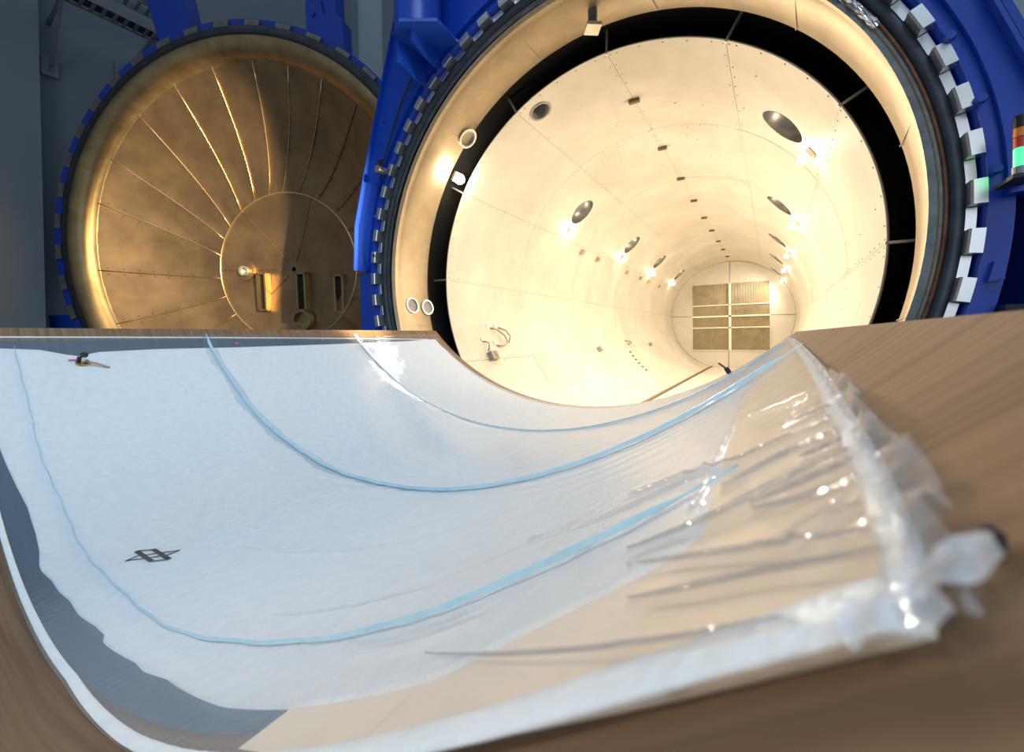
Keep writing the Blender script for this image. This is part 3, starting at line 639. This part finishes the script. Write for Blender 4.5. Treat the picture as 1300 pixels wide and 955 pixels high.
tag(sheen, 'thin added sheet painting the blue reflection of the bag film along the left and near edges of the white fleece', 'plastic film')
fleece = patch('breather_fleece', 'fleece', FN, 3.74, FT, FR, .0042, 150, 240, 1.5, None, SB, wob=.0008)
tag(fleece, 'large white breather fleece lining the mould under the clear film', 'fleece')
# black printed emblem on the fleece: two crossing slanted outlines
A_ = {'TL': (.412, -.942), 'TR': (.448, -.233), 'BR': (.455, 2.444), 'BL': (.419, 1.64), 'L': (.373, .067), 'U': (.405, -.06), 'R': (.496, 1.524), 'W': (.459, 1.55)}
def stroke(p, q, w, ext=0.0):
    p = np.array([p[0], R_(p[1]) * TR]); q = np.array([q[0], R_(q[1]) * TR]); d = (q - p) / np.linalg.norm(q - p); n = np.array([-d[1], d[0]]) * w; k = 8
    Pm = np.zeros((k, 2, 3))
    for i in range(k):
        c = p - d * ext + (q - p + 2 * d * ext) * i / (k - 1)
        for j, s in enumerate((-1, 1)): e = c + n * s; Pm[i, j] = T(e[0], math.degrees(e[1] / TR), .0066)
    return Pm
emb = MB()
for p, q, w in (('TL', 'TR', .0034), ('TR', 'BR', .0068), ('BR', 'BL', .0034), ('BL', 'TL', .0068), ('L', 'U', .0032), ('U', 'R', .0032), ('R', 'W', .0032), ('W', 'L', .0032)):
    emb.grid(stroke(A_[p], A_[q], w, .002))
e = emb.obj('emblem', 'ink', fleece); e['label'] = 'black printed emblem of crossed slanted outlines'

# bag film
EDGE = [(.08, 40.40), (.094, 40.52), (.098, 40.63), (.106, 40.66), (.113, 40.68), (.123, 40.74), (.129, 40.755), (.143, 40.775), (.147, 40.825), (.152, 40.85), (.169, 40.817), (.184, 40.825), (.21, 40.78), (.234, 40.79), (.249, 40.83), (.30, 40.93), (.337, 40.96), (.409, 40.87), (.55, 40.9), (.727, 40.93), (1.2, 41.05), (1.77, 41.18), (3.9, 41.3)]
TAPE = [(.09, 40.36), (.113, 40.41), (.127, 40.453), (.148, 40.482), (.181, 40.524), (.247, 40.562), (.39, 40.652), (.65, 40.77), (1.013, 40.86), (1.9, 41.0), (3.9, 41.05)]
NEAR = [(-44, .148), (14, .142), (30, .118), (38, .108), (41, .100)]
WR = [([(.433, 40.4), (.522, 39.056)], .004, .006), ([(.362, 40.45), (.373, 39.891)], .004, .005), ([(.287, 40.5), (.301, 39.959), (.324, 39.01), (.372, 38.229), (.444, 36.258)], .005, .005),
      ([(.251, 40.5), (.264, 39.946), (.268, 39.134)], .0045, .004), ([(.210, 40.5), (.218, 39.93), (.219, 39.354), (.223, 38.875), (.237, 37.908)], .0045, .004), ([(.179, 40.48), (.180, 40.164), (.200, 39.63)], .004, .0033),
      ([(.136, 40.42), (.154, 39.886), (.176, 39.231), (.210, 38.123)], .004, .0026), ([(.127, 40.4), (.135, 40.042), (.145, 39.641), (.167, 38.471)], .0035, .0023), ([(.114, 39.894), (.121, 39.439), (.130, 38.776), (.168, 36.579), (.208, 34.27)], .0035, .0024),
      ([(.162, 39.77), (.174, 40.45)], .003, .0026), ([(.169, 40.45), (.151, 40.012)], .003, .0022), ([(.888, 38.366), (.519, 38.573), (.362, 38.661), (.270, 38.669)], .003, .004),
      ([(.197, 40.5), (.203, 40.1), (.21, 39.6)], .004, .003), ([(.232, 40.5), (.24, 40.1)], .004, .003), ([(.32, 40.55), (.335, 40.2), (.345, 39.9)], .004, .004), ([(.158, 40.5), (.163, 40.2)], .003, .002),
      ([(.28, 29.5), (.262, 30.8), (.252, 32), (.253, 34.3)], .006, .008), ([(.395, 20), (.43, 30), (.46, 35)], .003, .01), ([(.62, 5), (.72, 18), (.8, 26)], .003, .012), ([(1.0, -20), (1.12, -8), (1.2, 2)], .003, .012), ([(.45, 33), (.40, 36), (.37, 38)], .004, .008)]
PLE = [(.3106, -41.5, 39.2, .014, .006, 'nearest to the viewer, crossing the lower fleece'), (1.2698, -43.6, 41.15, .022, .012, 'across the middle of the bag'), (2.5894, -43.6, 41.1, .018, .010, 'nearest to the autoclave')]
def segdist(Y, S, pts):
    d = np.full(Y.shape, 1e9)
    for (y0, p0), (y1, p1) in zip(pts[:-1], pts[1:]):
        s0, s1 = R_(p0) * TR, R_(p1) * TR; vy, vs = y1 - y0, s1 - s0; L2 = vy * vy + vs * vs + 1e-12
        t = np.clip(((Y - y0) * vy + (S - s0) * vs) / L2, 0, 1); d = np.minimum(d, np.hypot(Y - y0 - t * vy, S - s0 - t * vs))
    return d
def film_h(Y, PHI):
    S = np.radians(PHI) * TR
    h = np.full(Y.shape, .0078)
    h += .0012 * np.sin(S * 23 + Y * 41) * np.sin(Y * 17 - S * 9) * np.clip((Y - .3), 0, 1)
    for pts, A, w in WR: h += 1.35 * A * np.exp(-np.abs(segdist(Y, S, pts) / (w * .8)) ** 1.4)
    tp = interp(Y.ravel(), TAPE).reshape(Y.shape); ed = interp(Y.ravel(), EDGE).reshape(Y.shape)
    q = np.clip((PHI - tp) / np.maximum(ed - tp, .05), 0, 1.2)
    h += q * .001
    near = np.clip((.22 - Y) / .1, 0, 1)
    h -= near * .002 * (PHI < 35)
    return h
nA, nB, NYF = 130, 210, 330
s = np.concatenate([np.linspace(0, .86, nA, endpoint=False), .86 + .14 * (1 - (1 - np.linspace(0, 1, nB)) ** 1.25)])
tt = (np.exp(np.linspace(0, 1, NYF) * math.log(36)) - 1) / 35
Y = np.zeros((NYF, nA + nB)); PHI = np.zeros_like(Y)
for i in range(NYF):
    ph0 = -43.2 + (40.6 + 43.2) * s; yn = interp(ph0, NEAR); y = yn + (3.80 - yn) * tt[i]
    PHI[i] = -43.2 + (interp(y, TAPE) + .05 + 43.2) * s; Y[i] = y
bag = thing('vacuum_bag', 'clear plastic vacuum bag film stretched over the white fleece in the mould', 'plastic film', SB)
film = MB().grid(T(Y, PHI, film_h(Y, PHI))).obj('film', 'film', bag, True)
# pleats: folded ears of film with a pale blue core, one row across the trough each
for y0, pa, pb, w, hh, where in PLE:
    ph = np.linspace(pa, pb, 170); wig = .004 * np.sin(ph * .35) + .002 * np.sin(ph * 1.3 + y0)
    prof = [(-w, .006), (-w * .45, .006 + hh * .8), (-.1 * w, .006 + hh), (w * .35, .006 + hh * .75), (w * .8, .006)]
    P = np.zeros((170, 5, 3)); fade = np.clip(np.minimum((ph - pa) / 2, (pb - ph) / 2), .25, 1)
    k_ = .2 if y0 < 1 else .55; lift = .0085 if y0 < 1 else .010
    for j, (dy, hj) in enumerate(prof): P[:, j] = T(y0 + dy * k_ * fade * (np.clip(1 - (ph - 5) / 50, .38, 1) if y0 < 1 else 1) + wig, ph, lift + (hj - .006) * fade + .0006 * np.sin(ph * 4 + j))
    o = MB().grid(P, True).obj('pleat', 'pleat', bag, True); o['label'] = 'pale blue pleat ' + where
    for sgn, wd in (((-1, .075), (1, .04)) if y0 > 2 else ((-1, .04), (1, .02)) if y0 > 1 else ()):
        n2 = 6; P = np.zeros((170, n2, 3))
        for j in range(n2):
            q = j / (n2 - 1); dy = sgn * (w * .3 + wd * q * (1 + .25 * np.sin(ph * .6 + sgn) + .1 * np.sin(ph * 2.7)))
            P[:, j] = T(y0 + dy + wig, ph, .0098 + .004 * (1 - q) ** 2 * (1 + .3 * np.sin(ph * 1.1)) + .0012 * np.sin(ph * 3 + q * 9) * q * (1 - q) * 4)
        MB().grid(P, sgn < 0).obj('pleat_flap', 'film_fold', bag, True)
# grey strips painting the shadow lines of the film wrinkles, across the right-hand side
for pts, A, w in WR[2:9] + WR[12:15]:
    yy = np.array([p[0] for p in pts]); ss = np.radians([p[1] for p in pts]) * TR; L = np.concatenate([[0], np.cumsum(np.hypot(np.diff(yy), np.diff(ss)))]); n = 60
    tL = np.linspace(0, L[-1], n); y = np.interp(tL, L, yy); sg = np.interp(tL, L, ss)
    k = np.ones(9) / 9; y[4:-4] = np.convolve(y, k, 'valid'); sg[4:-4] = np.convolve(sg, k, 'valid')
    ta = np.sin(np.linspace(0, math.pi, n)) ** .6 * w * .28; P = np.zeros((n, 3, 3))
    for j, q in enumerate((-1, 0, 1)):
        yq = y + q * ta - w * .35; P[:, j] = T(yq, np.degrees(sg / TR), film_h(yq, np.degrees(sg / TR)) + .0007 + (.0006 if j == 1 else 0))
    MB().grid(P).obj('wrinkle_shade', 'wrinkle_shade', bag, True)
# loose ruffled edge of the film outside the right-hand tape
ye = np.exp(np.linspace(math.log(.102), math.log(1.6), 240)); P = np.zeros((240, 9, 3)); tp, ed = interp(ye, TAPE), interp(ye, EDGE)
for j in range(9):
    q = j / 8; P[:, j] = T(ye, tp + (ed - tp) * q, .0105 + q * (.007 * np.abs(np.sin(np.log(ye) * 11)) + .004 * np.sin(np.log(ye) * 47 + q * 2) + .002))
MB().grid(P).obj('film_edge', 'film_edge', bag, True)
# sealant tapes
def strip(name, m, pts, w, h, thick, parent=None, org=None, n=160, ruff=0.0):
    yy = np.array([p[0] for p in pts]); pp = np.array([p[1] for p in pts]) ; ss = np.radians(pp) * TR
    L = np.concatenate([[0], np.cumsum(np.hypot(np.diff(yy), np.diff(ss)))]); tL = np.linspace(0, L[-1], n)
    y = np.interp(tL, L, yy); sg = np.interp(tL, L, ss); dy = np.gradient(y); ds = np.gradient(sg); nn = np.hypot(dy, ds); ny_, ns_ = -ds / nn, dy / nn
    wv = np.interp(tL, L, w) if hasattr(w, '__len__') else np.full(n, w)
    prof = [(-1, 0), (-.8, 1), (-.25, 1.15), (.25, .95), (.8, 1.05), (1, 0)]; P = np.zeros((n, 6, 3))
    for j, (q, e) in enumerate(prof):
        r = 1 + ruff * rng.standard_normal(n); P[:, j] = T(y + ny_ * wv * q, np.degrees((sg + ns_ * wv * q) / TR), h + thick * e * r)
    o = MB().grid(P).obj(name, m, parent, True, org); return o
tag(strip('sealant_tape', 'tape', [(.115, 40.33), (.118, 39.4), (.119, 38.2), (.121, 35.7), (.136, 24), (.1545, 13.7), (.156, 4.2), (.156, -5), (.155, -13.4), (.152, -22), (.15, -42.9)], [.0095, .009, .009, .0085, .008, .0075, .0075, .0075, .0075, .0075, .0075], .007, .002, None, SB, 260, .12),
    'whitish sealant tape along the near curved edge of the bag, close to the viewer', 'tape', 'sealant tapes around the bag')
tag(strip('sealant_tape', 'tape_blue', [(y, p) for y, p in TAPE if y > .10], [.0045, .0048, .005, .0052, .0058, .0065, .008, .009, .011, .011], .0095, .0022, None, SB, 260, .35),
    'bluish sealant tape along the right edge of the bag, beside the bare brown metal', 'tape', 'sealant tapes around the bag')
tag(strip('sealant_tape', 'tape', [(.15, -43.2), (1.2, -42.84), (2.57, -42.2), (3.63, -41.4), (3.72, -38)], .007, .002, .003, None, SB, 120, .1),
    'thin white sealant tape line along the left rim of the mould', 'tape', 'sealant tapes around the bag')
tag(strip('sealant_tape', 'tape', [(3.74, -38), (3.76, -20), (3.76, 0), (3.76, 20), (3.76, 40.9)], .010, .002, .003, None, SB, 140, .1),
    'white sealant tape along the far curved edge of the bag at the autoclave mouth', 'tape', 'sealant tapes around the bag')
# folded pleat ear at the near right corner, black sealant under it, painted shadow edge at its tip
def ear(name, m, corners, h0, lift, n=14, k=7):
    P = np.zeros((n, k, 3)); (a0, a1), (b0, b1) = corners
    for i in range(n):
        u = i / (n - 1)
        for j in range(k):
            v = j / (k - 1); p = (np.array(a0) * (1 - u) + np.array(a1) * u) * (1 - v) + (np.array(b0) * (1 - u) + np.array(b1) * u) * v
            P[i, j] = T(p[0], p[1], h0 + lift * math.sin(math.pi * v) * (.5 + .5 * u) + .0012 * math.sin(u * 9 + v * 5))
    return P
MB().grid(ear('ear', '', (((.117, 40.40), (.1155, 40.80)), ((.1065, 40.38), (.107, 40.755))), .0105, .004)).obj('corner_ear', 'tape_blue', bag, True)
MB().grid(ear('ear', '', (((.1145, 40.50), (.1135, 40.67)), ((.101, 40.46), (.1035, 40.63))), .008, .003)).obj('corner_flap', 'film_fold', bag, True)
MB().grid(ear('ear', '', (((.116, 40.12), (.1135, 40.50)), ((.1015, 40.12), (.100, 40.52))), .009, .004)).obj('corner_flap', 'tape_blue', bag, True)
for i, ((y0, p0), (y1, p1), w, lab) in enumerate((((.1188, 40.30), (.1178, 40.46), .0013, 'black sealant lump under the near corner of the bag, lower of two'), ((.1365, 40.785), (.1290, 40.73), .0013, 'black strip painting the shadow edge at the tip of the folded corner ear, upper of two'))):
    o = strip('sealant_shade_strip', 'black', [(y0, p0), (y1, p1)], w, .0008, .0030, None, SB, 12, .08); tag(o, lab, 'sealant', 'black sealant lumps')
# vacuum fitting with pink tape near the left rim
c = T(.56, -38.0, .004); nrm = T(.56, -38.0, 1.004) - c; tan = T(.56, -37.5, .004) - c; tan /= np.linalg.norm(tan); axl = np.array([0, 1., 0])
vf = thing('vacuum_fitting', 'small brass vacuum fitting with pink tape on the fleece near the left rim', 'fitting', tuple(c + np.array([0, 0, EZ])))
MB().tube([c, c + nrm * .012], [.035, .03], 16).obj('base', 'brass', vf); MB().tube([c + nrm * .012, c + nrm * .06], .012, 12).obj('stem', 'chrome', vf); MB().tube([c + nrm * .06, c + nrm * .075], .018, 12).obj('cap', 'rubber', vf)
MB().tube([c + nrm * .02, c + nrm * .022 + axl * .05 + tan * .03, c + nrm * .006 + axl * .11 + tan * .06], .006, 8).obj('hose', 'cable', vf)
MB().obox(c + nrm * .006 - axl * .035 - tan * .03, (axl, tan, nrm), (.022, .006, .002)).obj('pink_tape', 'pink', vf)
MB().tube([c - axl * .02 + nrm * .004, c - axl * .02 + nrm * .05], .009, 8).obj('clip', 'black', vf)
# small fitting at the far edge of the bag
c = T(3.72, 31.2, .004); nrm = T(3.72, 31.2, 1.004) - c
hf = thing('hose_fitting', 'tiny dark hose fitting at the far edge of the bag, below the grille', 'fitting', tuple(c + np.array([0, 0, EZ])))
MB().tube([c, c + nrm * .05], .02, 10).obj('body', 'rubber', hf); MB().tube([c + nrm * .04, c + nrm * .06 - np.array([.05, 0, -.03])], .008, 8).obj('nipple', 'frame_steel', hf)
# red marker dots on the metal strip along the left rim
for y, p in ((1.45, -41.2), (2.2, -41.8), (3.0, -41.5), (3.15, -41.4), (3.35, -41.7)):
    c = T(y, p, .0088); nn = T(y, p, 1.0088) - c; o = MB().tube([c, c + nn * .002], .011, 8).obj('marker_dot', 'redmark', bag)
